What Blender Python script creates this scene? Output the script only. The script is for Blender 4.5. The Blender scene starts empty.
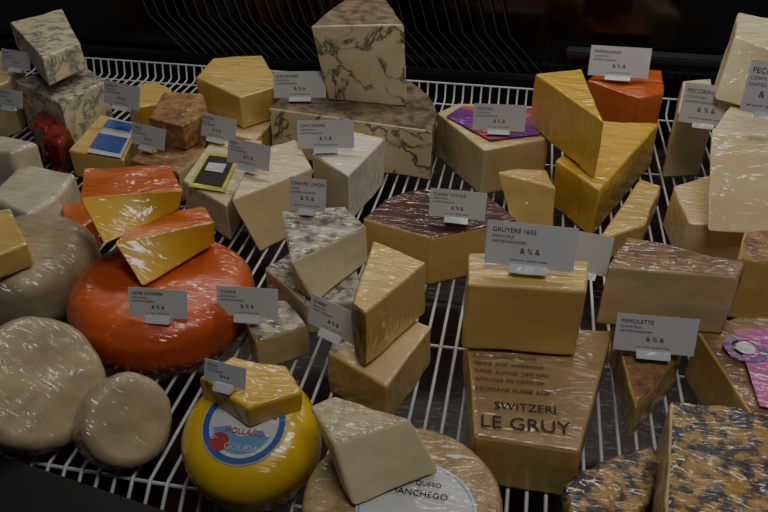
import bpy, bmesh, math, random
from mathutils import Vector, Matrix
random.seed(3)
# World: metres, X along the case, Y into the case, Z up, shelf top at z=0.
sc=bpy.context.scene
cam=bpy.data.objects.new("camera",bpy.data.cameras.new("camera")); sc.collection.objects.link(cam)
cam.location=(0,0,.6); cam.rotation_euler=(math.radians(56),0,math.radians(11)); cam.data.lens=35; cam.data.clip_start=.01
sc.camera=cam
def S(s,z):
    return [Vector((float(a.split()[0])/1000,float(a.split()[1])/1000,z)) for a in s.split(',')]
def ridged(N,L,vec,scale,rot,sca):
    mp=N.new("ShaderNodeMapping"); mp.inputs["Rotation"].default_value=rot; mp.inputs["Scale"].default_value=sca; L.new(vec,mp.inputs["Vector"])
    w=N.new("ShaderNodeTexNoise"); w.inputs["Scale"].default_value=scale; w.inputs["Detail"].default_value=2; w.inputs["Distortion"].default_value=.8; L.new(mp.outputs[0],w.inputs["Vector"])
    a=N.new("ShaderNodeMath"); a.operation='SUBTRACT'; a.inputs[1].default_value=.5; L.new(w.outputs["Fac"],a.inputs[0])
    ab=N.new("ShaderNodeMath"); ab.operation='ABSOLUTE'; L.new(a.outputs[0],ab.inputs[0]); return ab.outputs[0]
def objvec(N,L):
    tc=N.new("ShaderNodeTexCoord"); oi=N.new("ShaderNodeObjectInfo")
    m=N.new("ShaderNodeMath"); m.operation='MULTIPLY'; m.inputs[1].default_value=7; L.new(oi.outputs["Random"],m.inputs[0])
    v=N.new("ShaderNodeVectorMath"); v.operation='ADD'; L.new(tc.outputs["Object"],v.inputs[0]); L.new(m.outputs[0],v.inputs[1]); return v.outputs[0]
def mat(name,c1,c2=None,scale=30,rough=.5,wrap=0.0,bump=.15,vein=None,sss=.0,detail=6,ramp=(.35,.65),metal=0,cr=1.0):
    m=bpy.data.materials.new(name); m.use_nodes=True; nt=m.node_tree; N=nt.nodes; L=nt.links
    b=N["Principled BSDF"]; b.inputs["Roughness"].default_value=rough; b.inputs["Metallic"].default_value=metal
    vec=objvec(N,L)
    c2=c2 or tuple(x*.82 for x in c1)
    n=N.new("ShaderNodeTexNoise"); n.inputs["Scale"].default_value=scale; n.inputs["Detail"].default_value=detail; n.inputs["Roughness"].default_value=.6
    L.new(vec,n.inputs["Vector"])
    r=N.new("ShaderNodeValToRGB"); r.color_ramp.elements[0].position=ramp[0]; r.color_ramp.elements[1].position=ramp[1]
    r.color_ramp.elements[0].color=(*c2,1); r.color_ramp.elements[1].color=(*c1,1)
    L.new(n.outputs["Fac"],r.inputs["Fac"]); col=r.outputs["Color"]
    if vein:
        v=N.new("ShaderNodeTexNoise"); v.inputs["Scale"].default_value=vein[1]; v.inputs["Detail"].default_value=7; v.inputs["Roughness"].default_value=.6; v.inputs["Distortion"].default_value=.6
        L.new(vec,v.inputs["Vector"])
        a=N.new("ShaderNodeMath"); a.operation='SUBTRACT'; a.inputs[1].default_value=.5; L.new(v.outputs["Fac"],a.inputs[0])
        ab=N.new("ShaderNodeMath"); ab.operation='ABSOLUTE'; L.new(a.outputs[0],ab.inputs[0])
        mr=N.new("ShaderNodeMapRange"); mr.inputs[1].default_value=0; mr.inputs[2].default_value=vein[2]; mr.inputs[3].default_value=vein[3]; mr.inputs[4].default_value=0
        L.new(ab.outputs[0],mr.inputs[0])
        k=N.new("ShaderNodeTexNoise"); k.inputs["Scale"].default_value=vein[1]*1.4; L.new(vec,k.inputs["Vector"])
        km=N.new("ShaderNodeMapRange"); km.inputs[1].default_value=.38; km.inputs[2].default_value=.50; L.new(k.outputs["Fac"],km.inputs[0])
        mu=N.new("ShaderNodeMath"); mu.operation='MULTIPLY'; L.new(mr.outputs[0],mu.inputs[0]); L.new(km.outputs[0],mu.inputs[1])
        mx=N.new("ShaderNodeMixRGB"); L.new(mu.outputs[0],mx.inputs[0]); L.new(col,mx.inputs[1]); mx.inputs[2].default_value=(*vein[0],1); col=mx.outputs[0]
    L.new(col,b.inputs["Base Color"])
    if bump:
        bp=N.new("ShaderNodeBump"); bp.inputs["Strength"].default_value=bump; bp.inputs["Distance"].default_value=.003
        n2=N.new("ShaderNodeTexNoise"); n2.inputs["Scale"].default_value=max(scale*2.5,60); n2.inputs["Detail"].default_value=6; L.new(vec,n2.inputs["Vector"])
        L.new(n2.outputs["Fac"],bp.inputs["Height"]); L.new(bp.outputs["Normal"],b.inputs["Normal"])
    if sss:
        b.inputs["Subsurface Weight"].default_value=sss; b.inputs["Subsurface Radius"].default_value=(.01,.006,.003); b.inputs["Subsurface Scale"].default_value=.5
    if wrap:
        # clear shrink-wrap film: glossy coat with stretched creases
        b.inputs["Coat Weight"].default_value=wrap; b.inputs["Coat Roughness"].default_value=.15; b.inputs["Coat IOR"].default_value=1.55
        r1=ridged(N,L,vec,14,(.4,.7,.5),(1,3.2,1.4)); r2=ridged(N,L,vec,7,(1.2,.2,1.9),(1,3.5,1.2))
        s=N.new("ShaderNodeMath"); s.operation='ADD'; L.new(r1,s.inputs[0]); L.new(r2,s.inputs[1])
        bw=N.new("ShaderNodeBump"); bw.inputs["Strength"].default_value=.9; bw.inputs["Distance"].default_value=.011*cr; L.new(s.outputs[0],bw.inputs["Height"])
        L.new(bw.outputs["Normal"],b.inputs["Coat Normal"])
    return m
M={}
M['yel']=mat("paste_yellow",(.76,.53,.17),(.66,.44,.12),10,.5,.9,.25,sss=.1)
M['deep']=mat("paste_deep_yellow",(.80,.50,.055),(.72,.42,.04),10,.45,1,.2,sss=.1)
M['pale']=mat("paste_pale",(.77,.61,.32),(.66,.50,.23),10,.5,.9,.3,sss=.1)
M['ivory']=mat("paste_ivory",(.79,.68,.43),(.69,.57,.33),12,.55,.8,.35,sss=.1)
M['white']=mat("paste_white",(.84,.78,.62),(.73,.66,.50),12,.5,.9,.35,sss=.1)
M['blue']=mat("paste_blue_veined",(.80,.68,.43),(.72,.59,.34),16,.55,.1,.4,vein=((.035,.045,.055),14,.035,1.0))
M['stilton']=mat("paste_stilton",(.78,.69,.45),(.68,.58,.37),20,.55,.6,.4,vein=((.10,.15,.17),24,.06,.9))
M['rgrey']=mat("rind_grey",(.30,.21,.12),(.07,.05,.03),45,.8,.2,.8)
M['rbrown']=mat("rind_brown",(.36,.21,.085),(.16,.085,.04),40,.7,.8,.5)
M['rtan']=mat("rind_tan",(.46,.26,.09),(.18,.075,.03),60,.7,.4,.8)
M['rmold']=mat("rind_mold",(.58,.50,.36),(.15,.14,.12),65,.7,.8,.5,ramp=(.40,.56))
M['rbasket']=mat("rind_basket",(.52,.37,.18),(.30,.20,.09),70,.7,.6,.8)
M['rweave']=mat("rind_weave_light",(.68,.56,.35),(.46,.35,.19),90,.7,.7,.9)
M['rdark']=mat("rind_mahogany",(.12,.035,.018),(.055,.02,.012),10,.35,1,.2)
M['mott']=mat("rind_mottled",(.42,.24,.055),(.03,.025,.022),75,.5,1,.5,ramp=(.44,.58),cr=1.5)
M['redwax']=mat("wax_red",(.70,.13,.03),(.60,.09,.02),8,.35,1,.05,sss=.05,cr=1.3)
M['orwax']=mat("wax_orange",(.76,.18,.028),(.66,.13,.02),8,.35,1,.05)
M['orange']=mat("paste_orange",(.66,.155,.03),(.58,.12,.02),12,.4,1,.1)
M['yelwax']=mat("wax_yellow",(.82,.55,.03),(.74,.48,.02),8,.3,1,.05)
M['bloom']=mat("bloomy_rind",(.70,.62,.45),(.54,.46,.31),22,.6,.9,.3)
M['greyw']=mat("bloomy_rind_beige",(.56,.44,.26),(.38,.29,.165),14,.5,1,.3,cr=1.6)
M['kraft']=mat("kraft_paper",(.44,.29,.12),(.35,.22,.09),30,.6,.7,.2)
M['ink']=mat("ink_dark",(.03,.02,.015),None,10,.6,0,0)
M['card']=mat("card_laminate",(.68,.68,.67),(.64,.64,.64),6,.35,.3,0)
M['clip']=mat("clear_plastic_clip",(.75,.77,.78),None,6,.15,.5,0)
M['wire']=mat("white_coated_wire",(.66,.66,.64),(.55,.55,.53),20,.35,.3,0)
M['dkgrey']=mat("dark_grey",(.03,.03,.032),(.025,.025,.027),20,.5,0,0)
M['paper']=mat("label_paper",(.66,.66,.64),None,20,.5,.8,0)
M['blueink']=mat("label_blue",(.05,.12,.42),(.04,.09,.34),20,.4,.9,0)
M['lblue']=mat("label_light_blue",(.20,.38,.62),None,20,.4,.9,0)
M['redink']=mat("label_red",(.5,.05,.05),None,20,.4,.9,0)
M['purple']=mat("label_purple",(.20,.05,.26),(.5,.10,.12),18,.4,.9,0,ramp=(.48,.52))
M['pink']=mat("label_pink",(.62,.10,.22),(.45,.05,.3),12,.4,.9,0)
M['yellabel']=mat("label_yellow",(.70,.66,.08),None,20,.4,.9,0)
M['redpack']=mat("red_film",(.42,.025,.02),(.06,.008,.008),26,.3,1,.3)
M['black']=mat("black_enamel",(.005,.005,.006),None,10,.6,0,0)
M['mirror']=mat("dark_polished_panel",(.08,.08,.09),(.06,.06,.07),4,.12,0,.05,metal=1)
M['pan']=mat("dark_pan",(.035,.02,.015),(.02,.012,.01),8,.5,.2,.1)
tex=bpy.data.textures.new("lumps",'CLOUDS'); tex.noise_scale=.05; tex.noise_depth=2
def link(o,parent=None):
    sc.collection.objects.link(o)
    if parent: o.parent=parent
    return o
def finish(o,disp=.004,lev=3,bev=.004):
    if bev:
        b=o.modifiers.new("b",'BEVEL'); b.width=bev; b.segments=3; b.limit_method='ANGLE'; b.angle_limit=math.radians(25)
    s=o.modifiers.new("s",'SUBSURF'); s.subdivision_type='SIMPLE'; s.levels=lev; s.render_levels=lev
    d=o.modifiers.new("d",'DISPLACE'); d.texture=tex; d.strength=disp; d.mid_level=.5; d.texture_coords='GLOBAL'
    for p in o.data.polygons: p.use_smooth=True
    o.modifiers.new("w",'WEIGHTED_NORMAL')
def W(name,top,z1,z0,mt,ms,bot=None,arc={},disp=.006,bev=.0035):
    T=S(top,z1); B=S(bot,z0) if bot else [Vector((v.x,v.y,z0)) for v in T]
    if not isinstance(ms,(list,tuple)): ms=[ms]*len(T)
    n=len(T); c=sum(T,Vector())/n
    T2,B2,SS=[],[],[]
    for i in range(n):
        j=(i+1)%n; k=7 if i in arc else 1
        for q in range(k):
            t=q/k
            def pt(A):
                a=A[i].lerp(A[j],t)
                if i in arc:
                    e=A[j]-A[i]; nn=Vector((e.y,-e.x,0)).normalized()
                    if nn.dot((A[i]+A[j])/2-sum(A,Vector())/n)<0: nn=-nn
                    a=a+nn*arc[i]*4*t*(1-t)
                return a
            T2.append(pt(T)); B2.append(pt(B)); SS.append(ms[i])
    org=Vector((c.x,c.y,z0))
    vs=[v-org for v in T2+B2]; m=len(T2); mats=[]
    def mi(k):
        if k not in mats: mats.append(k)
        return mats.index(k)
    faces=[list(range(m)),list(range(2*m-1,m-1,-1))]; idx=[mi(mt),mi(mt)]
    for i in range(m):
        j=(i+1)%m; faces.append([i,m+i,m+j,j]); idx.append(mi(SS[i]))
    me=bpy.data.meshes.new(name); me.from_pydata(vs,[],faces)
    for k in mats: me.materials.append(M[k])
    for p,i in zip(me.polygons,idx): p.material_index=i
    bm=bmesh.new(); bm.from_mesh(me); bmesh.ops.recalc_face_normals(bm,faces=bm.faces); bm.to_mesh(me); bm.free()
    o=link(bpy.data.objects.new(name,me)); o.location=org
    finish(o,disp,3,bev)
    return o
def wheel(name,c,R,h,mk,rnd=.02,rot=(0,0,0),disp=.003):
    prof=[(0,-h/2)]
    for i in range(7):
        a=-math.pi/2+i/6*math.pi/2; prof.append((R-rnd+rnd*math.cos(a),-h/2+rnd+rnd*math.sin(a)))
    for i in range(7):
        a=i/6*math.pi/2; prof.append((R-rnd+rnd*math.cos(a),h/2-rnd+rnd*math.sin(a)))
    for t in (.75,.5,.25): prof.append(((R-rnd)*t,h/2))
    prof.append((0,h/2))
    bm=bmesh.new(); vs=[bm.verts.new((r,0,z)) for r,z in prof]
    es=[bm.edges.new((vs[i],vs[i+1])) for i in range(len(vs)-1)]
    bmesh.ops.spin(bm,geom=vs+es,axis=(0,0,1),cent=(0,0,0),angle=math.tau,steps=64)
    bmesh.ops.remove_doubles(bm,verts=bm.verts,dist=1e-5); bmesh.ops.recalc_face_normals(bm,faces=bm.faces)
    me=bpy.data.meshes.new(name); bm.to_mesh(me); bm.free(); me.materials.append(M[mk])
    o=link(bpy.data.objects.new(name,me)); o.location=c; o.rotation_euler=[math.radians(a) for a in rot]
    finish(o,disp,1,0)
    return o
def disc(parent,name,loc,r,mk,r2=0,a0=0,a1=math.tau):
    me=bpy.data.meshes.new(name); n=48; vs=[]
    for i in range(n+1): a=a0+i/n*(a1-a0); vs.append((math.cos(a)*r,math.sin(a)*r,0))
    for i in range(n+1): a=a0+i/n*(a1-a0); vs.append((math.cos(a)*r2,math.sin(a)*r2,0))
    fs=[(i,i+1,n+2+i,n+1+i) for i in range(n)] if r2 else [list(range(n+1))]
    me.from_pydata(vs,[],fs); me.materials.append(M[mk]); o=link(bpy.data.objects.new(name,me),parent); o.location=loc; return o
def quad(parent,name,s,z,mk):
    pts=S(s,z); me=bpy.data.meshes.new(name); me.from_pydata([p-parent.location for p in pts],[],[list(range(len(pts)))]); me.materials.append(M[mk])
    return link(bpy.data.objects.new(name,me),parent)
def text(parent,s,loc,size,mk='ink',rot=(0,0,0),align='LEFT'):
    c=bpy.data.curves.new("text",'FONT'); c.body=s; c.size=size; c.align_x=align; c.materials.append(M[mk]); c.resolution_u=3
    o=link(bpy.data.objects.new("text",c),parent); o.location=loc; o.rotation_euler=rot; return o
def card(x,y,z,w,yaw,title,asp=.5,tilt=18,l2="COW'S MILK",mk='card',ts=.15):
    w/=1000; h=w*asp; t=.0006
    bm=bmesh.new(); bmesh.ops.create_cube(bm,size=1); 
    for v in bm.verts: v.co=Vector((v.co.x*w,v.co.y*t,(v.co.z+.5)*h))
    me=bpy.data.meshes.new("price_card"); bm.to_mesh(me); bm.free(); me.materials.append(M[mk])
    o=link(bpy.data.objects.new("price_card",me)); o.location=(x/1000,y/1000,z+.006); o.rotation_euler=(-math.radians(tilt),0,math.radians(yaw))
    r=(math.pi/2,0,0)
    text(o,title,(-w*.44,-t,h*.76),h*ts,rot=r)
    if l2:
        text(o,l2,(-w*.44,-t,h*.63),h*.09,rot=r); text(o,"UNITED KINGDOM",(-w*.44,-t,h*.51),h*.09,rot=r)
        text(o,"& % &",(0,-t,h*.30),h*.18,rot=r,align='CENTER'); text(o,"per pound / specialty cheese",(0,-t,h*.12),h*.07,rot=r,align='CENTER')
    bm=bmesh.new(); bmesh.ops.create_cube(bm,size=1)
    for v in bm.verts:
        k=1 if v.co.z>0 else 2.6
        v.co=Vector((v.co.x*w*.42,v.co.y*.005*k,v.co.z*.007-.002))
    bmesh.ops.bevel(bm,geom=bm.edges[:],offset=.0008,segments=1)
    me=bpy.data.meshes.new("clip"); bm.to_mesh(me); bm.free(); me.materials.append(M['clip']); link(bpy.data.objects.new("clip",me),o)
    return o
# ---------- case
def wires(name,rad,mk):
    cu=bpy.data.curves.new(name,'CURVE'); cu.dimensions='3D'; cu.bevel_depth=rad; cu.bevel_resolution=2; cu.materials.append(M[mk])
    link(bpy.data.objects.new(name,cu))
    def poly(pts):
        s=cu.splines.new('POLY'); s.points.add(len(pts)-1)
        for q,p in zip(s.points,pts): q.co=(*p,1)
    return poly
poly=wires("wire_shelf",.0021,'wire')
x=-1.6
while x<1.2:
    poly([(x,.42,-.02),(x,.44,-.003),(x,1.46,-.003),(x,1.475,.0),(x,1.48,.03)]); x+=.0185
for y in (.44,.7,.96,1.22,1.46): poly([(-1.6,y,-.0065),(1.2,y,-.0065)])
poly([(-1.6,1.484,.03),(1.2,1.484,.03)])
poly=wires("back_wire_reflection",.0014,'dkgrey')  # added rods imitating the shelf wires' reflection in the dark back panel
x=-.85
while x<-.05:
    poly([(x+.10,1.535,.04),(x+.02,1.54,.12),(x-.05,1.55,.34)]); x+=.024
def box(name,a,b,mk,bev=.003):
    a=Vector(a);b=Vector(b); bm=bmesh.new(); bmesh.ops.create_cube(bm,size=1); c=(a+b)/2; d=b-a
    for v in bm.verts: v.co=Vector((v.co.x*d.x,v.co.y*d.y,v.co.z*d.z))
    if bev: bmesh.ops.bevel(bm,geom=bm.edges[:],offset=bev,segments=2,affect='EDGES')
    me=bpy.data.meshes.new(name); bm.to_mesh(me); bm.free(); me.materials.append(M[mk]); o=link(bpy.data.objects.new(name,me)); o.location=c; return o
box("floor",(-2,.2,-.12),(1.6,1.75,-.1),'pan')
box("wall_back",(-2,1.56,-.12),(1.6,1.6,1.3),'mirror')
box("trim_1",(-2,1.53,-.1),(1.6,1.56,.035),'black')
box("trim_2",(.08,1.52,.085),(1.6,1.56,.10),'dkgrey')
W("trim_3","-535 429,-210 377,-219 320,-463 300",.03,-.1,'black','black',disp=0)
# ---------- cheeses, back row
W("blue_cheese_wedge","-428 1153,-409 1282,-209 1331,-138 1192,-137 1113",.09,0,'rgrey',['rgrey','rgrey','rgrey','rgrey','blue'],arc={2:.01})
W("blue_cheese_wedge","-353 1180,-336 1354,-262 1369,-203 1220",.228,.09,'rgrey',['rgrey','rgrey','rgrey','blue'],bot="-336 1208,-320 1310,-235 1316,-192 1204")
W("cheddar_block","-586 1220,-596 1327,-506 1356,-423 1211,-474 1144",.11,.05,'yel','yel')
W("cheddar_block","-489 1288,-432 1205,-440 1107,-574 1144,-592 1258",.05,0,'pale','yel')
W("crusted_cheese_block","-601 1053,-626 1164,-556 1177,-513 1095,-533 1034",.10,.055,'rtan','rtan')
W("crusted_cheese_block","-609 987,-625 1093,-546 1125,-501 1045,-516 962",.055,0,'rtan',['rtan','rtan','rtan','pale','rtan'])
lb=W("labeled_cheese_block","-494 930,-506 1080,-420 1089,-404 952,-400 869",.06,0,'ivory','ivory',disp=.003)
quad(lb,"label_border","-474 908,-489 1022,-434 1021,-415 901",.0635,'yellabel')
quad(lb,"label","-471 920,-482 1010,-437 1008,-423 913",.0645,'ink')
quad(lb,"label_patch","-468 958,-472 984,-442 984,-438 955",.0655,'paper')
W("wrapped_cheese_wedge","-382 845,-400 1000,-350 1056,-296 960",.085,0,'ivory',['pale','pale','pale','pale'],bot="-347 847,-390 994,-335 1040,-291 936")
W("white_cheese_wedge","-312 1012,-272 1105,-211 1087,-238 949",.083,0,'white','white')
W("moldy_rind_cheese_wedge","-294 803,-214 829,-175 786,-247 690",.103,.05,'rmold',['rmold','rmold','ivory','ivory'],bot="-248 706,-206 818,-173 783,-217 685")
W("moldy_rind_cheese_wedge","-303 748,-272 805,-190 780,-159 703,-230 685",.048,0,'rmold',['rmold','rmold','ivory','ivory','ivory'])
W("hard_cheese_wedge","-179 594,-145 692,-72 659,-105 553",.058,0,'pale',['rbrown','pale','yel','yel'])
W("hard_cheese_wedge","-147 585,-151 707,-82 675,-131 572",.136,.062,'yel',['rbrown','yel','yel','rbrown'])
W("mahogany_rind_cheese_wedge","-195 847,-175 907,-37 952,12 882,-95 816",.076,0,'rdark',['rdark','rdark','rdark','yel','yel'],arc={1:.02})
r=W("beige_rind_cheese_wedge","-142 1210,-110 1257,30 1271,51 1140,-49 1076",.082,0,'pale',['pale','rbrown','pale','pale','pale'],disp=.003)
quad(r,"label","-123 1188,-101 1237,20 1251,36 1145,-42 1107",.0855,'purple')
W("yellow_cheese_wedge","17 1181,91 1218,117 1005",.174,.084,'deep','deep')
W("yellow_cheese_wedge","62 1066,135 1234,234 1241,124 982",.08,0,'deep',['deep','rbrown','deep','deep'])
W("yellow_cheese_wedge","-24 1048,8 1070,50 1070,66 1015",.06,0,'yel','yel',bot="2 1000,23 1060,50 1060,68 985")
W("yellow_cheese_wedge","125 910,198 1110,230 1092,192 964",.04,0,'yel',['rtan','yel','yel','yel'])
W("orange_cheese_wedge","116 1368,141 1448,256 1448,249 1334,203 1297",.1,0,'orange','orange')
W("pale_cheese_wedge","330 1315,411 1260,369 1090,303 1188",.25,.17,'ivory','ivory',bot="286 1169,419 1261,389 1074,283 1128")
W("pale_cheese_wedge","311 1140,370 1120,371 1014,263 1027",.165,.075,'ivory','pale',bot="296 1018,392 1084,378 912,259 901")
W("pale_cheese_wedge","276 1345,328 1365,311 1216,249 1196",.12,0,'ivory','ivory')
W("pale_cheese_wedge","232 1037,292 1080,413 1056,378 925,242 930",.07,0,'pale','pale')
W("pale_cheese_wedge","301 890,373 905,370 812,279 820",.09,0,'rtan','yel')
# gruyere group
g=W("gruyere_block","-35 664,128 681,88 495,-9 496",.066,0,'kraft',['yel','kraft','yel','yel'],disp=.003)
def gt(s,x,y,size,ang=4): text(g,s,(x/1000-g.location.x,y/1000-g.location.y,.0685),size,'ink',(0,0,math.radians(ang)))
gt("LE GRUY",-6,507,.022); gt("SWITZERL",6,533,.014); gt("FROMAGE SUISSE AOP",-14,556,.0075)
for i,s in enumerate(["AFFINAGE EN CAVES DE","SUISSE  ALPAGE  LAIT CRU","MEULE  AOP  FROMAGER","SUISSE  ALPAGE  SUISSE"]): gt(s,-16-i*2,570+i*12,.0065)
W("gruyere_block","-34 613,-39 671,89 680,84 624",.156,.070,'yel','yel')
W("gruyere_wedge","108 684,133 750,254 720,243 690",.148,.07,'rbrown',['rbrown','rbrown','rbrown','pale'])
W("hard_cheese_wedge","138 666,132 709,220 728,205 677,147 579",.05,0,'rtan',['rtan','rtan','pale','yel','yel'])
v=W("labeled_cheese_wheel_half","218 694,267 728,346 740,321 570,251 570",.07,0,'rbrown',['rbrown','rbrown','rbrown','rbrown','yel'],disp=.003)
quad(v,"label","257 696,329 717,311 573,259 579",.0745,'pink')
disc(v,"label_ring",(.262-v.location.x,.665-v.location.y,.0752),.022,'purple',.014); disc(v,"label_center",(.262-v.location.x,.665-v.location.y,.0755),.010,'paper')
W("mottled_rind_cheese_wedge","167 541,224 548,275 527,248 416,144 387",.1,0,'mott',['mott','mott','mott','mott','pale'],disp=.01)
W("mottled_rind_cheese_wedge","75 472,109 506,160 534,165 512,140 440,85 420",.045,0,'mott','mott',disp=.01)
W("small_rind_cheese_wedge","-290 640,-300 675,-256 688,-215 647,-268 608",.047,0,'rmold',['rtan','rtan','rtan','pale','pale'])
wheel("red_wax_cheese_wheel",(-.408,.671,.0375),.112,.075,'redwax',.03,disp=.005)
W("orange_rind_cheese_wedge","-518 708,-553 781,-446 814,-399 751",.15,.118,'orwax',['orwax','orwax','deep','deep'],bot="-466 661,-495 731,-441 807,-410 752")
W("orange_rind_cheese_wedge","-456 666,-444 740,-383 769,-355 732",.12,.08,'orwax',['orwax','orwax','deep','deep'],bot="-412 636,-433 700,-388 768,-363 741")
wheel("pale_rind_cheese_wheel",(-.605,.691,.0425),.09,.085,'greyw',.028,disp=.007)
gw=wheel("yellow_wax_gouda_wheel",(-.222,.470,.043),.067,.075,'yelwax',.030,rot=(20,0,0),disp=.001)
disc(gw,"label",(0,0,.0385),.040,'paper'); disc(gw,"label_ring",(0,0,.0389),.039,'blueink',.033); disc(gw,"label_band",(0,0,.0390),.031,'redink',.028,.3,2.6)
disc(gw,"label_field",(0,0,.0391),.029,'lblue',.012,3.4,6.0); disc(gw,"label_center",(-.018,-.020,.0394),.009,'redink'); text(gw,"GOUDA",(.004,-.026,.0397),.009,'paper',align='CENTER'); text(gw,"HOLLAND",(.003,-.010,.0397),.008,'redink',align='CENTER')
W("yellow_cheese_wedge","-274 482,-253 516,-197 517,-172 482,-215 452",.106,.080,'deep',['deep','yelwax','deep','deep','deep'])
pw=wheel("sheep_cheese_wheel",(-.065,.418,.03),.088,.06,'rbasket',.008)
disc(pw,"label",(.014,-.012,.0325),.052,'paper'); disc(pw,"label_ring",(.014,-.012,.0328),.050,'lblue',.0485); text(pw,"P.D.O. QUESO",(-.012,.014,.0335),.007); text(pw,"MANCHEGO",(-.012,.002,.0335),.009)
W("sheep_cheese_wedge","-156 455,-138 475,-66 459,-125 418",.117,.064,'rweave',['rweave','rweave','ivory','ivory'],bot="-142 455,-129 480,-34 448,-104 396")
wheel("soft_cheese_round",(-.361,.474,.037),.047,.042,'greyw',.011,rot=(20,48,0),disp=.007)
wheel("soft_cheese_round",(-.466,.488,.054),.071,.050,'greyw',.014,rot=(12,48,0),disp=.009)
# left side
W("blue_cheese_wedge","-981 1278,-930 1377,-786 1194,-806 1105",.17,.12,'stilton','stilton')
W("blue_cheese_wedge","-920 1166,-867 1286,-754 1198,-775 1079",.10,0,'rmold',['rmold','rmold','stilton','stilton'])
W("pale_cheese_wedge","-1033 1242,-1047 1312,-972 1266,-927 1158,-947 1105",.1,0,'pale','pale')
b=W("packaged_cheese_block","-733 1010,-756 1160,-665 1130,-625 994",.05,0,'yel','yel',disp=.003)
quad(b,"label","-695 1003,-725 1140,-665 1125,-629 994",.0535,'paper')
quad(b,"label_band_1","-698 1018,-712 1075,-652 1064,-638 1007",.0543,'blueink')
quad(b,"label_band_2","-718 1100,-724 1132,-668 1119,-661 1090",.0543,'blueink')
W("red_packaged_cheese","-843 1076,-849 1125,-804 1105,-790 1043",.065,0,'redpack','redpack',disp=.014)
W("red_packaged_cheese","-785 1020,-797 1075,-758 1068,-742 1000",.065,0,'redpack','redpack',disp=.014)
W("red_packaged_cheese","-810 960,-830 1030,-798 1035,-775 965",.05,0,'redpack','redpack',disp=.014)
W("yellow_cheese_wedge","-720 1197,-701 1262,-643 1232,-628 1160,-667 1135",.08,0,'yel','deep')
W("brie_wedge","-742 815,-755 919,-654 906,-640 835,-656 780",.07,0,'bloom',['bloom','bloom','bloom','white','white'],bev=.007)
W("brie_wedge","-817 893,-825 950,-760 945,-725 933,-748 894",.10,0,'bloom','bloom',bev=.007)
W("yellow_cheese_wedge","-649 692,-623 715,-554 645,-578 608",.12,.088,'yel','yel')
W("red_packaged_cheese","-647 841,-619 862,-578 817,-589 769",.05,0,'orwax','orwax')
# cards
card(167,1364,.105,106,0,"PARMIGIANO"); card(-31,1129,.087,84,5,"PONTIAC"); card(277,1133,.122,74,-8,"PECORINO",.8); card(318,997,.2,66,-10,"PECORINO",1.0)
card(-381,1189,.092,91,12,"SHROPSHIRE"); card(-288,1012,.087,87,12,"LANCASHIRE"); card(-256,797,.105,49,0,"CHEVRE LIMON",.85,l2="ITALY",mk='paper')
card(-68,855,.08,75,0,"CLASSIC GOUDA"); card(25,640,.16,90,0,"GRUYERE 1655"); card(99,743,.09,40,-10,"",1.2,l2="")
card(-175,603,.07,70,-25,"CHEESE"); card(-284,634,.053,72,5,"TOMME"); card(-371,592,.072,67,5,"LAMB CHOPPER")
card(169,656,.055,85,3,"MIMOLETTE"); card(-242,470,.108,43,-8,"GOUDA"); card(-591,1017,.06,69,-15,"ASIAGO"); card(-491,1063,.062,77,-15,"CHEDDAR")
card(-384,926,.09,74,-15,"IRISH"); card(-679,1108,.085,80,-15,"ROMANO"); card(-930,1193,.105,67,-10,"BLUE"); card(-836,1029,.105,57,-10,"GORGONZOLA")
# lights
def area(name,loc,sx,sy_,e,col,rot=(0,0,0)):
    l=bpy.data.lights.new(name,'AREA'); l.shape='RECTANGLE'; l.size=sx; l.size_y=sy_; l.energy=e; l.color=col
    o=link(bpy.data.objects.new(name,l)); o.location=loc; o.rotation_euler=[math.radians(a) for a in rot]
area("case_light",(0,1.45,.95),1.9,.06,6.2,(1,.97,.92),(-20,0,0))
area("ceiling_light",(.2,.2,1.55),.7,.35,6.4,(1,.98,.95),(15,0,0))
w=bpy.data.worlds.new("world"); sc.world=w; w.use_nodes=True; w.node_tree.nodes["Background"].inputs[0].default_value=(.5,.6,.75,1); w.node_tree.nodes["Background"].inputs[1].default_value=.04
